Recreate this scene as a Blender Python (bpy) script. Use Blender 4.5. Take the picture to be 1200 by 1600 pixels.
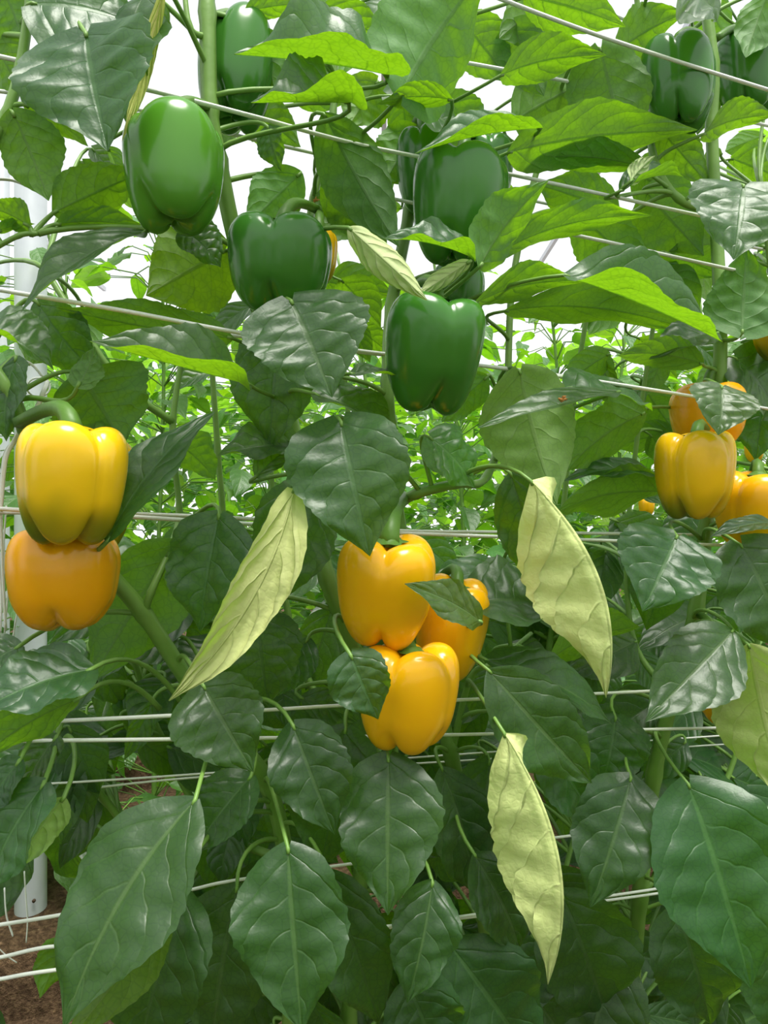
import bpy, math, random
from mathutils import Vector, Matrix
import numpy as np

for o in list(bpy.data.objects): bpy.data.objects.remove(o)
SC = bpy.context.scene
COL = SC.collection
R = math.radians

# ------------------------------------------------------------------ camera, world, sun, exposure
CAMZ = 1.11
cam_d = bpy.data.cameras.new('camera'); cam = bpy.data.objects.new('camera', cam_d); COL.objects.link(cam)
cam.location = (0, 0, CAMZ); cam.rotation_euler = (R(90), 0, 0)
cam_d.sensor_fit = 'VERTICAL'; cam_d.sensor_height = 36.0; cam_d.lens = 27.0
cam_d.clip_start = 0.02
SC.camera = cam
W = bpy.data.worlds.new('overcast_sky'); SC.world = W; W.use_nodes = True
bg = W.node_tree.nodes['Background']
bg.inputs[0].default_value = (0.97, 0.985, 1.0, 1); bg.inputs[1].default_value = 1.12
sun_d = bpy.data.lights.new('sun', 'SUN'); sun_d.energy = 5.6; sun_d.angle = R(28); sun_d.color = (1.0, 0.97, 0.88)
sun = bpy.data.objects.new('sun', sun_d); COL.objects.link(sun)
sun.rotation_euler = Vector((-0.15, 0.22, -1.0)).to_track_quat('-Z', 'Y').to_euler()   # light travels down, a little away from the aisle
vs = SC.view_settings
vs.view_transform = 'Standard'; vs.look = 'None'; vs.gamma = 1.0; vs.use_curve_mapping = False
vs.exposure = 0.10
SC.cycles.max_bounces = 7

# ------------------------------------------------------------------ layout helpers
YAW = R(20); ROWD = Vector((math.cos(YAW), math.sin(YAW), 0)); NRM = Vector((-math.sin(YAW), math.cos(YAW), 0))
ROW0 = 0.705                      # distance of the near row's face from the camera
C0 = Vector((0, 0, CAMZ))
def P(x, y, off=0.0):             # a point on the vertical plane of the near row (or `off` metres behind its face)
    d = Vector(((x - 600) / 1200, 1, (800 - y) / 1200))
    return C0 + d * ((ROW0 + off) / NRM.dot(d))
def pxm(p): return p.y / 1200     # metres per pixel at that depth
def sstep(a, b, x):
    t = min(1, max(0, (x - a) / (b - a))); return t * t * (3 - 2 * t)

def link(name, mesh, mat=None, parent=None, loc=(0, 0, 0)):
    o = bpy.data.objects.new(name, mesh); COL.objects.link(o); o.location = loc
    if mat and mesh is not None and not mesh.materials: mesh.materials.append(mat)
    if parent is not None: o.parent = parent
    return o
def empty(name, loc):
    o = bpy.data.objects.new(name, None); COL.objects.link(o); o.location = loc; o.empty_display_size = 0.02; return o
def tag(o, label, cat=None, group=None, kind=None):
    o['label'] = label
    if cat: o['category'] = cat
    if group: o['group'] = group
    if kind: o['kind'] = kind
    return o
def mk(name, V, F, uv=None, smooth=True):
    m = bpy.data.meshes.new(name); m.from_pydata([tuple(v) for v in V], [], F)
    if uv is not None:
        l = m.uv_layers.new(name='UVMap')
        vi = np.empty(len(m.loops), dtype=np.int32); m.loops.foreach_get('vertex_index', vi)
        l.data.foreach_set('uv', np.asarray(uv, dtype=np.float32)[vi].ravel())
    if smooth: m.polygons.foreach_set('use_smooth', [True] * len(m.polygons))
    m.update(); return m
def catmull(pts, n):
    out = []
    P_ = [pts[0] * 2 - pts[1]] + list(pts) + [pts[-1] * 2 - pts[-2]]
    for i in range(1, len(P_) - 2):
        a, b, c, d = P_[i - 1:i + 3]
        for k in range(n):
            t = k / n
            out.append(0.5 * ((2 * b) + (c - a) * t + (2 * a - 5 * b + 4 * c - d) * t * t + (3 * b - a - 3 * c + d) * t ** 3))
    out.append(pts[-1].copy()); return out
def tube_geo(pts, rads, sides=7, V=None, F=None, flat=1.0, ridge=0.0, cap=True):
    V = [] if V is None else V; F = [] if F is None else F
    s0 = len(V); n = len(pts)
    up = Vector((0.31, -0.8, 0.52)); prev = None
    for i, p in enumerate(pts):
        t = (pts[min(i + 1, n - 1)] - pts[max(i - 1, 0)])
        t = t.normalized() if t.length > 1e-9 else Vector((0, 0, 1))
        if prev is None: prev = (up - t * up.dot(t)).normalized()
        else:
            q = prev - t * prev.dot(t); prev = q.normalized() if q.length > 1e-6 else prev
        b = t.cross(prev); r = rads[i] if hasattr(rads, '__len__') else rads
        for k in range(sides):
            a = 2 * math.pi * k / sides; rr = r * (1 + ridge * (1 if k % 2 else -1))
            V.append(p + prev * math.cos(a) * rr + b * math.sin(a) * rr * flat)
    for i in range(n - 1):
        for k in range(sides):
            a = s0 + i * sides + k; b_ = s0 + i * sides + (k + 1) % sides
            F.append((a, b_, b_ + sides, a + sides))
    if cap:
        F.append(tuple(s0 + k for k in range(sides))[::-1]); F.append(tuple(s0 + (n - 1) * sides + k for k in range(sides)))
    return V, F

# ------------------------------------------------------------------ materials
class NT:
    def __init__(s, name):
        s.m = bpy.data.materials.new(name); s.m.use_nodes = True; s.t = s.m.node_tree; s.t.nodes.clear()
        s.out = s.n('ShaderNodeOutputMaterial')
    def n(s, typ, **kw):
        nd = s.t.nodes.new(typ)
        for k, v in kw.items(): setattr(nd, k, v)
        return nd
    def put(s, sock, v):
        if isinstance(v, bpy.types.NodeSocket): s.t.links.new(v, sock)
        elif v is not None: sock.default_value = v
    def math(s, op, a, b=None, c=None, clamp=False):
        nd = s.n('ShaderNodeMath', operation=op, use_clamp=clamp)
        for i, v in enumerate((a, b, c)): s.put(nd.inputs[i], v)
        return nd.outputs[0]
    def ss(s, x, a, b, lo=0.0, hi=1.0):
        nd = s.n('ShaderNodeMapRange', interpolation_type='SMOOTHSTEP')
        for i, v in enumerate((x, a, b, lo, hi)): s.put(nd.inputs[i], v)
        return nd.outputs[0]
    def mix(s, f, a, b, blend='MIX'):
        nd = s.n('ShaderNodeMix', data_type='RGBA', blend_type=blend)
        s.put(nd.inputs[0], f); s.put(nd.inputs[6], a); s.put(nd.inputs[7], b); return nd.outputs[2]
    def noise(s, scale, detail=3, vec=None, rough=0.5, w=None):
        nd = s.n('ShaderNodeTexNoise')
        nd.inputs['Scale'].default_value = scale; nd.inputs['Detail'].default_value = detail; nd.inputs['Roughness'].default_value = rough
        if vec is not None: s.put(nd.inputs['Vector'], vec)
        return nd.outputs['Fac']
    def bump(s, h, strength, dist):
        nd = s.n('ShaderNodeBump'); nd.inputs['Strength'].default_value = strength; nd.inputs['Distance'].default_value = dist
        s.put(nd.inputs['Height'], h); return nd.outputs[0]
    def bsdf(s, **kw):
        nd = s.n('ShaderNodeBsdfPrincipled')
        for k, v in kw.items(): s.put(nd.inputs[k.replace('_', ' ')], v)
        return nd
    def done(s, sh): s.put(s.out.inputs[0], sh); return s.m

def c(r, g, b): return (r, g, b, 1)
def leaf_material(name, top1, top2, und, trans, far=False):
    N = NT(name); uv = N.n('ShaderNodeUVMap').outputs[0]
    sx = N.n('ShaderNodeSeparateXYZ'); N.put(sx.inputs[0], uv)
    u = sx.outputs[0]; v = N.math('MULTIPLY', N.math('SUBTRACT', sx.outputs[1], 0.5), 2.0); a = N.math('ABSOLUTE', v)
    oi = N.n('ShaderNodeObjectInfo'); rnd = oi.outputs['Random']; hue = oi.outputs['Color']; pale = oi.outputs['Alpha']
    oc = N.n('ShaderNodeTexCoord').outputs['Object']
    wob = N.noise(26, 2, oc)
    t = N.math('SUBTRACT', u, N.math('ADD', N.math('MULTIPLY', a, 0.13), N.math('MULTIPLY', N.math('POWER', a, 2.2), 0.20)))
    side = N.math('MULTIPLY', N.math('GREATER_THAN', v, 0.0), 0.36)
    t = N.math('ADD', N.math('MULTIPLY', N.math('POWER', N.math('MAXIMUM', t, 0.0), 0.85), 5.2), side)
    t = N.math('ADD', t, N.math('MULTIPLY', wob, 0.9))
    d = N.math('MULTIPLY', N.math('ABSOLUTE', N.math('SUBTRACT', N.math('FRACT', t), 0.5)), 2.0)   # 1 on a vein
    vein = N.math('MULTIPLY', N.ss(d, 0.88, 1.0), N.ss(a, 1.0, 0.25, 0.25, 1.0))
    mid = N.ss(a, 0.02, 0.065, 1.0, 0.0)
    Vn = N.math('MAXIMUM', N.math('MULTIPLY', vein, 0.6), mid)
    vo = N.n('ShaderNodeTexVoronoi', feature='DISTANCE_TO_EDGE'); vo.inputs['Scale'].default_value = 150; N.put(vo.inputs['Vector'], oc)
    ret = N.ss(vo.outputs['Distance'], 0.0, 0.14, 1.0, 0.0)
    mott = N.noise(35, 4, oc)
    top = N.mix(mott, top1, top2)
    top = N.mix(N.math('MULTIPLY', Vn, 0.22), top, c(0.16, 0.28, 0.07))
    un = N.mix(N.math('MULTIPLY', Vn, 0.12), und, c(0.36, 0.48, 0.17))
    un = N.mix(pale, un, c(0.72, 0.77, 0.38))
    geo = N.n('ShaderNodeNewGeometry')
    base = N.mix(geo.outputs['Backfacing'], top, un)
    base = N.mix(1.0, base, hue, 'MULTIPLY')
    bright = N.n('ShaderNodeHueSaturation')
    N.put(bright.inputs['Hue'], N.math('ADD', 0.485, N.math('MULTIPLY', rnd, 0.03)))
    N.put(bright.inputs['Value'], N.math('ADD', 0.85, N.math('MULTIPLY', rnd, 0.3))); N.put(bright.inputs['Color'], base)
    tr = N.mix(N.math('MULTIPLY', N.math('ADD', N.math('MULTIPLY', Vn, 0.85), N.math('MULTIPLY', ret, 0.36)), N.math('SUBTRACT', 1.0, N.math('MULTIPLY', pale, 0.85))), trans, c(trans[0] * .25, trans[1] * .35, trans[2] * .4))
    tr = N.mix(N.math('MULTIPLY', mott, 0.35), tr, c(trans[0] * .55, trans[1] * .75, trans[2] * .6))
    tr = N.mix(1.0, tr, hue, 'MULTIPLY')
    puff = N.math('MULTIPLY', N.math('SUBTRACT', 1.0, N.math('POWER', d, 2.0)), N.ss(a, 0.0, 0.3))
    h = N.math('SUBTRACT', puff, N.math('MULTIPLY', Vn, 0.45))
    h = N.math('ADD', h, N.math('MULTIPLY', N.noise(55, 3, oc), 1.1))
    h = N.math('SUBTRACT', h, N.math('MULTIPLY', ret, 0.03))
    nb = N.bump(h, 0.42 if not far else 0.3, 0.0022)
    N.put(nb.node.inputs['Strength'], N.math('ADD', 0.42 if not far else 0.3, N.math('MULTIPLY', pale, 0.55)))
    pr = N.bsdf(Base_Color=bright.outputs[0], Roughness=N.math('ADD', 0.40, N.math('MULTIPLY', geo.outputs['Backfacing'], 0.24)), Normal=nb)
    pr.inputs['Specular IOR Level'].default_value = 0.5
    tl = N.n('ShaderNodeBsdfTranslucent'); N.put(tl.inputs[0], tr); N.put(tl.inputs[1], nb)
    ad = N.n('ShaderNodeAddShader'); N.put(ad.inputs[0], pr.outputs[0]); N.put(ad.inputs[1], tl.outputs[0])
    return N.done(ad.outputs[0])
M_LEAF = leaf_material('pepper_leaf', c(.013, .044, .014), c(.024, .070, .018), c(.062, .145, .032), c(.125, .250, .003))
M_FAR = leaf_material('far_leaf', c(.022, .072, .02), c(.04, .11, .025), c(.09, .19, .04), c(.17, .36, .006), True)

def stem_material():
    N = NT('green_stem'); oc = N.n('ShaderNodeTexCoord').outputs['Object']
    col = N.mix(N.noise(40, 3, oc), c(.12, .25, .04), c(.22, .38, .08))
    b = N.bump(N.noise(160, 3, oc), 0.25, 0.001)
    p = N.bsdf(Base_Color=col, Roughness=0.45, Normal=b); return N.done(p.outputs[0])
M_STEM = stem_material()
def pepper_material(name, base, tint, green, ripe):
    """base flesh colour, darker tint, green flecks; ripe 0..1 = how little green is left"""
    N = NT(name); tc = N.n('ShaderNodeTexCoord').outputs['Generated']; oc = N.n('ShaderNodeTexCoord').outputs['Object']
    col = N.mix(N.noise(18, 2, oc), base, tint)
    if ripe < 1:
        s = N.n('ShaderNodeSeparateXYZ'); N.put(s.inputs[0], tc)
        low = N.ss(s.outputs[2], 0.70, 0.05)
        nz = N.noise(16, 1, oc)
        f = N.ss(N.math('ADD', N.math('MULTIPLY', low, 0.75), N.math('MULTIPLY', N.math('SUBTRACT', nz, 0.5), 1.5)), ripe, ripe + 0.55)
        col = N.mix(f, col, green)
    nb = N.bump(N.noise(30, 2, oc), 0.12, 0.004)
    p = N.bsdf(Base_Color=col, Roughness=0.21, Normal=nb)
    p.inputs['Specular IOR Level'].default_value = 0.55
    p.inputs['Subsurface Weight'].default_value = 0.12; p.inputs['Subsurface Radius'].default_value = (.012, .008, .003); p.inputs['Subsurface Scale'].default_value = 0.6
    return N.done(p.outputs[0])
M_GREEN = pepper_material('green_flesh', c(.032, .155, .016), c(.055, .20, .02), c(.05, .18, .02), 1)
M_GREEN2 = pepper_material('light_green_flesh', c(.065, .24, .018), c(.10, .29, .022), c(.05, .18, .02), 1)
M_YEL = pepper_material('yellow_flesh', c(.93, .44, .004), c(.97, .50, .006), c(.2, .25, .01), 1)
M_ORA = pepper_material('orange_flesh', c(.88, .36, .004), c(.92, .40, .005), c(.2, .25, .01), 1)
M_TURN = pepper_material('turning_flesh', c(.92, .60, .008), c(.88, .50, .008), c(.16, .20, .010), 0.36)
M_TURN2 = pepper_material('turning_gold_flesh', c(.82, .45, .006), c(.86, .50, .006), c(.16, .19, .010), 0.50)

def simple(name, col1, col2, rough, nscale=60, bstr=0.2, bdist=0.002, spec=0.4, metal=0.0):
    N = NT(name); oc = N.n('ShaderNodeTexCoord').outputs['Object']
    col = N.mix(N.noise(nscale, 4, oc), col1, col2)
    p = N.bsdf(Base_Color=col, Roughness=rough, Normal=N.bump(N.noise(nscale * 2, 3, oc), bstr, bdist))
    p.inputs['Specular IOR Level'].default_value = spec; p.inputs['Metallic'].default_value = metal
    return N.done(p.outputs[0])
M_TWINE = simple('white_twine', c(.86, .86, .85), c(.93, .93, .92), 0.45, 300)
M_POST = simple('white_post', c(.42, .45, .49), c(.54, .57, .60), 0.5, 25)
M_STEEL = simple('galvanised_steel', c(.50, .52, .55), c(.66, .68, .70), 0.4, 30, metal=0.3)
M_BED = simple('bed_side', c(.055, .035, .022), c(.10, .065, .04), 0.9, 40, 0.6, 0.01)
M_DRY = simple('dried_petal', c(.55, .20, .05), c(.75, .36, .12), 0.8, 200)
M_CALYX = simple('calyx_green', c(.06, .16, .02), c(.11, .22, .03), 0.45, 60)
def soil():
    N = NT('brown_soil'); oc = N.n('ShaderNodeTexCoord').outputs['Object']
    n1 = N.noise(9, 5, oc, 0.7); n2 = N.ss(N.noise(75, 5, oc, 0.75), 0.28, 0.72)
    col = N.mix(n2, c(.05, .028, .016), c(.34, .215, .125)); col = N.mix(N.math('MULTIPLY', n1, 0.6), col, c(.07, .042, .026))
    p = N.bsdf(Base_Color=col, Roughness=0.95, Normal=N.bump(n2, 1.0, 0.012)); p.inputs['Specular IOR Level'].default_value = 0.1
    return N.done(p.outputs[0])
M_SOIL = soil()
def pane_mat():
    N = NT('clear_film'); tr = N.n('ShaderNodeBsdfTransparent'); tr.inputs[0].default_value = (.97, .98, .98, 1)
    gl = N.n('ShaderNodeBsdfGlossy'); gl.inputs['Roughness'].default_value = 0.2; gl.inputs[0].default_value = (.9, .9, .9, 1)
    mx = N.n('ShaderNodeMixShader'); mx.inputs[0].default_value = 0.03
    N.put(mx.inputs[1], tr.outputs[0]); N.put(mx.inputs[2], gl.outputs[0]); return N.done(mx.outputs[0])
M_PANE = pane_mat()

# ------------------------------------------------------------------ structure: ground, beds, post, roof
def rowpt(dist, along, z): return NRM * dist + ROWD * along + Vector((0, 0, z))
random.seed(4)
def grid_mesh(name, fn, nx, ny):
    V = [fn(i / nx, j / ny) for j in range(ny + 1) for i in range(nx + 1)]
    F = [(j * (nx + 1) + i, j * (nx + 1) + i + 1, (j + 1) * (nx + 1) + i + 1, (j + 1) * (nx + 1) + i) for j in range(ny) for i in range(nx)]
    return mk(name, V, F)
floor = link('floor', grid_mesh('floor', lambda s, t: Vector((-9 + 22 * s, -5 + 20 * t, .006 * math.sin(s * 311) * math.sin(t * 273))), 60, 60), M_SOIL)
tag(floor, 'brown crumbly soil ground under the pepper plants', kind='structure')
ROWS = [0.90, 2.10, 3.45, 4.8]
def bed(dist, z, half, name, lab, a0=-6, a1=9):
    def fn(s, t):
        q = [(-half - .012, -.01), (-half - .004, z * .5), (-half, z - .015), (-half + .03, z), (-half * .4, z + .012), (half * .4, z + .012), (half - .03, z), (half, z - .015), (half + .012, -.01)]
        k = t * (len(q) - 1); o_, zz = q[int(round(k))]
        al = a0 + (a1 - a0) * s
        w = .008 * math.sin(al * 9.1 + t * 5) + .006 * math.sin(al * 23.7 + t * 17)
        return rowpt(dist + o_ + w * .6, al, zz + (w if 0 < t < 1 else 0))
    o = link(name, grid_mesh(name, fn, 150, 8), M_SOIL); tag(o, lab, kind='structure'); return o
for k, d_ in enumerate(ROWS):
    bed(d_, .15, .24, 'floor_bed', ['raised soil bed under the nearest pepper row', 'raised soil bed with the round white post', 'third raised soil bed behind', 'farthest raised soil bed'][k])

def post(px, py, depth, r, z1, name, mat, lab):
    x = (px - 600) / 1200 * depth; z0 = CAMZ + (800 - py) / 1200 * depth
    root = empty(name, (x, depth, z0)); tag(root, lab, 'post')
    V, F = tube_geo([Vector((0, 0, -.12)), Vector((0, 0, 0)), Vector((0, 0, z1 - z0))], [r, r, r], 28); link('shaft', mk('shaft', V, F), mat, root)
    return root
pp = post(48, 1425, 1.83, .036, 4.3, 'support_post', M_POST, 'round white greenhouse post standing in the soil bed at left')
V, F = tube_geo([Vector((.024, -.034, .045)), Vector((.0245, -.039, .045))], [.004, .004], 8); link('bolt', mk('bolt', V, F), M_BED, pp)
pq = post(3, 1330, 2.35, .022, 4.3, 'support_post', M_POST, 'thin white post left of the round greenhouse post')
# roof: rafters with panes
roof = empty('ceiling', (0, 0, 4.3)); tag(roof, 'clear film greenhouse roof on slim steel bars', kind='structure')
def box_geo(cx, cy, cz, sx, sy, sz):
    V = [Vector((cx + a * sx, cy + b * sy, cz + d * sz)) for a in (-1, 1) for b in (-1, 1) for d in (-1, 1)]
    return V, [(0, 1, 3, 2), (4, 6, 7, 5), (0, 4, 5, 1), (2, 3, 7, 6), (0, 2, 6, 4), (1, 5, 7, 3)]
raf = mk('rafter', *box_geo(0, 0, 0, .02, 7.0, .03), smooth=False)
for i in range(9):
    o = link('rafter', raf, M_STEEL, roof, (-6 + 2.0 * i, 4, 0)); 
pan = mk('pane', *box_geo(0, 0, 0, .97, .98, .003), smooth=False)
for i in range(8):
    for j in range(7): link('pane', pan, M_PANE, roof, (-5 + 2 * i, -2 + 2 * j, .036))

# ------------------------------------------------------------------ leaf builder
PROF = [(0, .02), (.03, .20), (.08, .45), (.15, .68), (.25, .89), (.36, .99), (.46, 1.0), (.58, .90), (.70, .70), (.80, .46), (.88, .26), (.94, .12), (1, .004)]
PU = [p[0] for p in PROF]; PH = [p[1] for p in PROF]
HEART = [.10, .40, .66, .86, .975, 1.0, .955, .83, .63, .41, .235, .11, .004]     # broad, heart-shaped base
def leaf_geo(B, T, Wd, n, fold=10, curl=0, bow=.08, sb=0., twist=0., wave=.08, seed=0, nu=38, nv=6, foldb=None, curlb=None, droop=0., blunt=0.0, heart=0.0):
    """blade from B to T, upper side towards n; fold/curl in degrees for the two halves (foldb/curlb: second half)"""
    rg = random.Random(seed); B = Vector(B); T = Vector(T); a = T - B; L = a.length; a.normalize()
    n = (n - a * n.dot(a)); n = n.normalized() if n.length > 1e-5 else a.orthogonal().normalized()
    s = n.cross(a)
    mid = (B + T) / 2 + n * bow * L * 2 + s * sb * L * 2
    foldb = fold if foldb is None else foldb; curlb = curl if curlb is None else curlb
    ph = rg.uniform(0, 6.28); k1 = rg.uniform(1.6, 2.6); ph2 = rg.uniform(0, 6.28); asym = rg.uniform(-.06, .06)
    us = [(i / nu) for i in range(nu + 1)]; PH_ = [x * (1 - heart) + y * heart for x, y in zip(PH, HEART)]
    V = []; UV = []
    g1, g2, g3 = rg.uniform(0, 6.28), rg.uniform(0, 6.28), rg.uniform(0, 6.28); ba = rg.uniform(.012, .03)
    for u in us:
        p = B * (1 - u) ** 2 + mid * 2 * u * (1 - u) + T * u * u
        t = ((mid - B) * (1 - u) + (T - mid) * u).normalized()
        nn = n - t * n.dot(t); nn.normalize()
        tw = R(twist) * (u - .35)
        if tw: nn = Matrix.Rotation(tw, 3, t) @ nn
        if droop: p = p - n * droop * L * u ** 3
        ss_ = nn.cross(t)
        H = np.interp(blunt + (1 - 1.25 * blunt) * u if blunt else u, PU, PH_) * Wd / 2
        env = min(1, u * 6) * (0.55 + .45 * min(1, (1 - u) * 4))
        row = []
        for sgn, f, cu in ((-1, fold, curl), (1, foldb, curlb)):
            x = z = 0; pts = []
            Hs = H * (1 + sgn * asym) * (1 + .024 * math.sin(u * 72 + sgn + .6 * math.sin(u * 19 + ph)) * (1 if u > .1 else 0) + .04 * math.sin(u * 11 + ph2 + sgn * 2))
            for j in range(1, nv + 1):
                aa = j / nv
                ang = R(f * env + cu * env * (aa - .5 / nv) ** 1.5)
                x += math.cos(ang) * Hs / nv; z += math.sin(ang) * Hs / nv
                w_ = wave * Wd * .5 * math.sin(6.28 * k1 * u + ph + sgn * 1.1) * aa ** 2 * min(1, H / (Wd * .2))
                w_ += .012 * Wd * math.sin(u * 37 + aa * 4 - sgn) * (aa * (1 - aa)) * 4 * (H / (Wd * .5))
                w_ += ba * Wd * (math.sin(u * 7 + aa * sgn * 3 + g1) + math.sin(u * 12 - aa * sgn * 4.4 + g2)) * aa * min(1, H / (Wd * .25))
                pts.append((x * sgn, z + w_, aa * sgn))
            row.append(pts)
        line = list(reversed(row[0])) + [(0, -.006 * Wd, 0)] + row[1]
        for x, z, av in line:
            V.append(p + ss_ * x + nn * z - B - t * (heart * .085 * L * abs(av) ** 1.5 * max(0, 1 - u * 3.2))); UV.append((u, av * .5 + .5))
    m = 2 * nv + 1
    F = [(i * m + j, i * m + j + 1, (i + 1) * m + j + 1, (i + 1) * m + j) for i in range(nu) for j in range(m - 1)]
    i0 = (nu // 3) * m + nv
    e1 = V[i0 + 1] - V[i0]; e2 = V[i0 + m] - V[i0]
    if e1.cross(e2).dot(n) < 0: F = [f[::-1] for f in F]
    return V, F, UV

# ------------------------------------------------------------------ near plants: stems first
class Plant: pass
PLANTS = {}
def plant(key, label, stems, soilpx):
    p = Plant(); base = P(soilpx[0], 1600, soilpx[1]); base.z = .155
    p.root = empty('pepper_plant', base); tag(p.root, label, 'plant', 'pepper plants in the nearest row'); p.base = base; p.pts = []
    for st in stems:
        ctrl = [(base if q is None else P(q[0], q[1], q[2])) for q in st[1]]
        pts = catmull(ctrl, 7); r0, r1 = st[0]; n = len(pts)
        rads = [(r0 + (r1 - r0) * i / (n - 1)) * (1 + .18 * (1 if i % 7 == 0 and 0 < i < n - 1 else 0)) for i in range(n)]
        V, F = tube_geo([q - base for q in pts], rads, 12, ridge=.07); link('stem', mk('stem', V, F), M_STEM, p.root)
        p.pts += [q for i, q in enumerate(pts)]
    PLANTS[key] = p; return p
G = None
plant('A', 'pepper plant at left carrying two yellow peppers on a slanting stem', [
    ((.0085, .0055), [G, (455, 1600, .10), (446, 1340, .07), (405, 1205, .06), (300, 1072, .05), (225, 960, .035), (150, 870, .03), (95, 780, .06), (40, 670, .035), (12, 605, .03), (-25, 560, .04)]),
    ((.0034, .0028), [(225, 962, .036), (236, 925, .03), (262, 865, .05), (280, 800, .09), (270, 660, .10), (300, 480, .12)]),
    ((.004, .003), [(270, 660, .10), (190, 600, .09), (120, 500, .10), (70, 420, .12)]),
    ((.004, .003), [(300, 1072, .06), (340, 1000, .14), (350, 850, .17), (340, 700, .17), (330, 560, .17)]),
    ((.0045, .003), [(446, 1345, .08), (330, 1290, .14), (250, 1150, .16), (200, 1000, .16)]),
    ((.0045, .003), [(452, 1560, .11), (300, 1500, .12), (200, 1300, .14), (110, 1180, .12), (60, 1050, .12)])], (430, .12))
plant('Z', 'pepper plant at far left with dark stem rising past hanging leaves', [
    ((.006, .0035), [G, (-140, 1500, .12), (-120, 1000, .12), (-70, 600, .09), (-60, 420, .06), (-25, 260, .02), (10, 180, .01), (32, 105, .01), (48, -10, .01), (52, -90, .02)]),
    ((.0026, .002), [(-60, 420, .06), (-20, 395, .02), (30, 368, .0), (60, 365, .0)])], (-130, .15))
plant('B', 'pepper plant with thick pale stem beside topmost left green pepper', [
    ((.0085, .0070), [G, (545, 1600, .12), (560, 1400, .10), (578, 1180, .08), (556, 1030, .035), (512, 905, .03), (480, 770, .07), (430, 560, .07), (372, 390, .05), (342, 250, .03), (328, 170, .025), (324, 20, .03), (318, -90, .04)]),
    ((.0045, .003), [(430, 560, .08), (470, 420, .12), (490, 310, .11), (520, 180, .12), (520, 40, .12), (500, -80, .12)]),
    ((.003, .002), [(328, 60, .03), (296, 40, .02), (285, -60, .03)]),
    ((.0045, .003), [(578, 1190, .08), (480, 1060, .15), (440, 900, .17), (420, 700, .17)]),
    ((.0045, .003), [(560, 1400, .10), (620, 1300, .16), (610, 1100, .18), (560, 800, .2), (540, 600, .2)])], (540, .15))
plant('C', 'pepper plant in the middle bearing a cluster of yellow peppers', [
    ((.0085, .006), [G, (770, 1600, .13), (735, 1300, .10), (705, 1180, .08), (650, 950, .10), (618, 780, .09), (608, 660, .055), (606, 600, .05), (612, 480, .09), (640, 330, .10), (660, 200, .12), (650, 60, .12), (640, -80, .12)]),
    ((.005, .003), [(618, 790, .06), (650, 772, .0), (712, 756, .0), (760, 745, .05), (790, 640, .10), (800, 450, .12), (830, 300, .12), (880, 120, .12), (900, -60, .12)]),
    ((.004, .0025), [(705, 1180, .08), (735, 1060, .06), (775, 1035, .05), (830, 990, .10)]),
    ((.0045, .003), [(735, 1300, .10), (820, 1180, .15), (860, 1000, .17), (880, 800, .17), (900, 600, .17), (930, 420, .15)]),
    ((.0045, .003), [(765, 1560, .13), (860, 1420, .14), (900, 1300, .16)])], (760, .16))
plant('D', 'pepper plant at right with yellow peppers on an upright stem', [
    ((.0095, .0065), [G, (985, 1600, .12), (1000, 1400, .10), (1022, 1210, .08), (1050, 1090, .07), (1088, 950, .06), (1102, 830, .06), (1115, 700, .05), (1124, 600, .03), (1125, 480, .03), (1118, 330, .05), (1112, 200, .06), (1114, 100, .06), (1090, -80, .08)]),
    ((.005, .003), [(1118, 330, .05), (1060, 310, .03), (1020, 240, .06), (1010, 120, .10), (990, -40, .10)]),
    ((.004, .003), [(1102, 830, .06), (1160, 790, .08), (1220, 700, .10), (1210, 500, .12), (1190, 300, .10)]),
    ((.0045, .003), [(1000, 1400, .10), (1120, 1250, .14), (1170, 1100, .14), (1190, 950, .14)]),
    ((.004, .003), [(1050, 1090, .07), (990, 1000, .14), (980, 850, .16), (1000, 650, .16), (1030, 450, .14)])], (980, .15))
def nearest(pt, key=None):
    best = None
    for k, p in PLANTS.items():
        if key and k != key: continue
        for q in p.pts:
            d = (q - pt).length + (0.5 * max(0, q.z - pt.z))        # leaf stalks rise from the stem
            if best is None or d < best[0]: best = (d, k, q)
    return best
NLEAF = [0]
def add_leaf(B, T, Wd, n, tint=(1, 1, 1), pale=0.0, pa=None, key=None, pr=.0021, **kw):
    NLEAF[0] += 1
    V, F, UV = leaf_geo(B, T, Wd, n, seed=NLEAF[0] * 7 + 3, **kw)
    d, k, q = nearest(B, key); p = PLANTS[k]
    o = link('leaf', mk('leaf', V, F, UV), M_LEAF, p.root, B - p.base); o.color = (*tint, pale)
    A = pa if pa is not None else q
    a = (T - B).normalized(); dist = (A - B).length
    if pa is None and dist > 0.14:          # root on a thin side shoot that ends at the stem
        pass
    c1 = B - a * min(.03, dist * .35) + NRM * min(.045, dist * .35); c2 = A + (B - A) * .3 + NRM * min(.03, dist * .15) + Vector((0, 0, .15 * dist))
    n_ = 9; pts = []
    for i in range(n_ + 1):
        t = i / n_; pts.append(B * (1 - t) ** 3 + c1 * 3 * t * (1 - t) ** 2 + c2 * 3 * t * t * (1 - t) + A * t ** 3 - B)
    V2, F2 = tube_geo([a * .004] + pts, [pr * .75] + [pr * (.85 + .45 * i / n_) for i in range(n_ + 1)], 6)
    link('petiole', mk('petiole', V2, F2), M_STEM, o)
    return o
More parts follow.
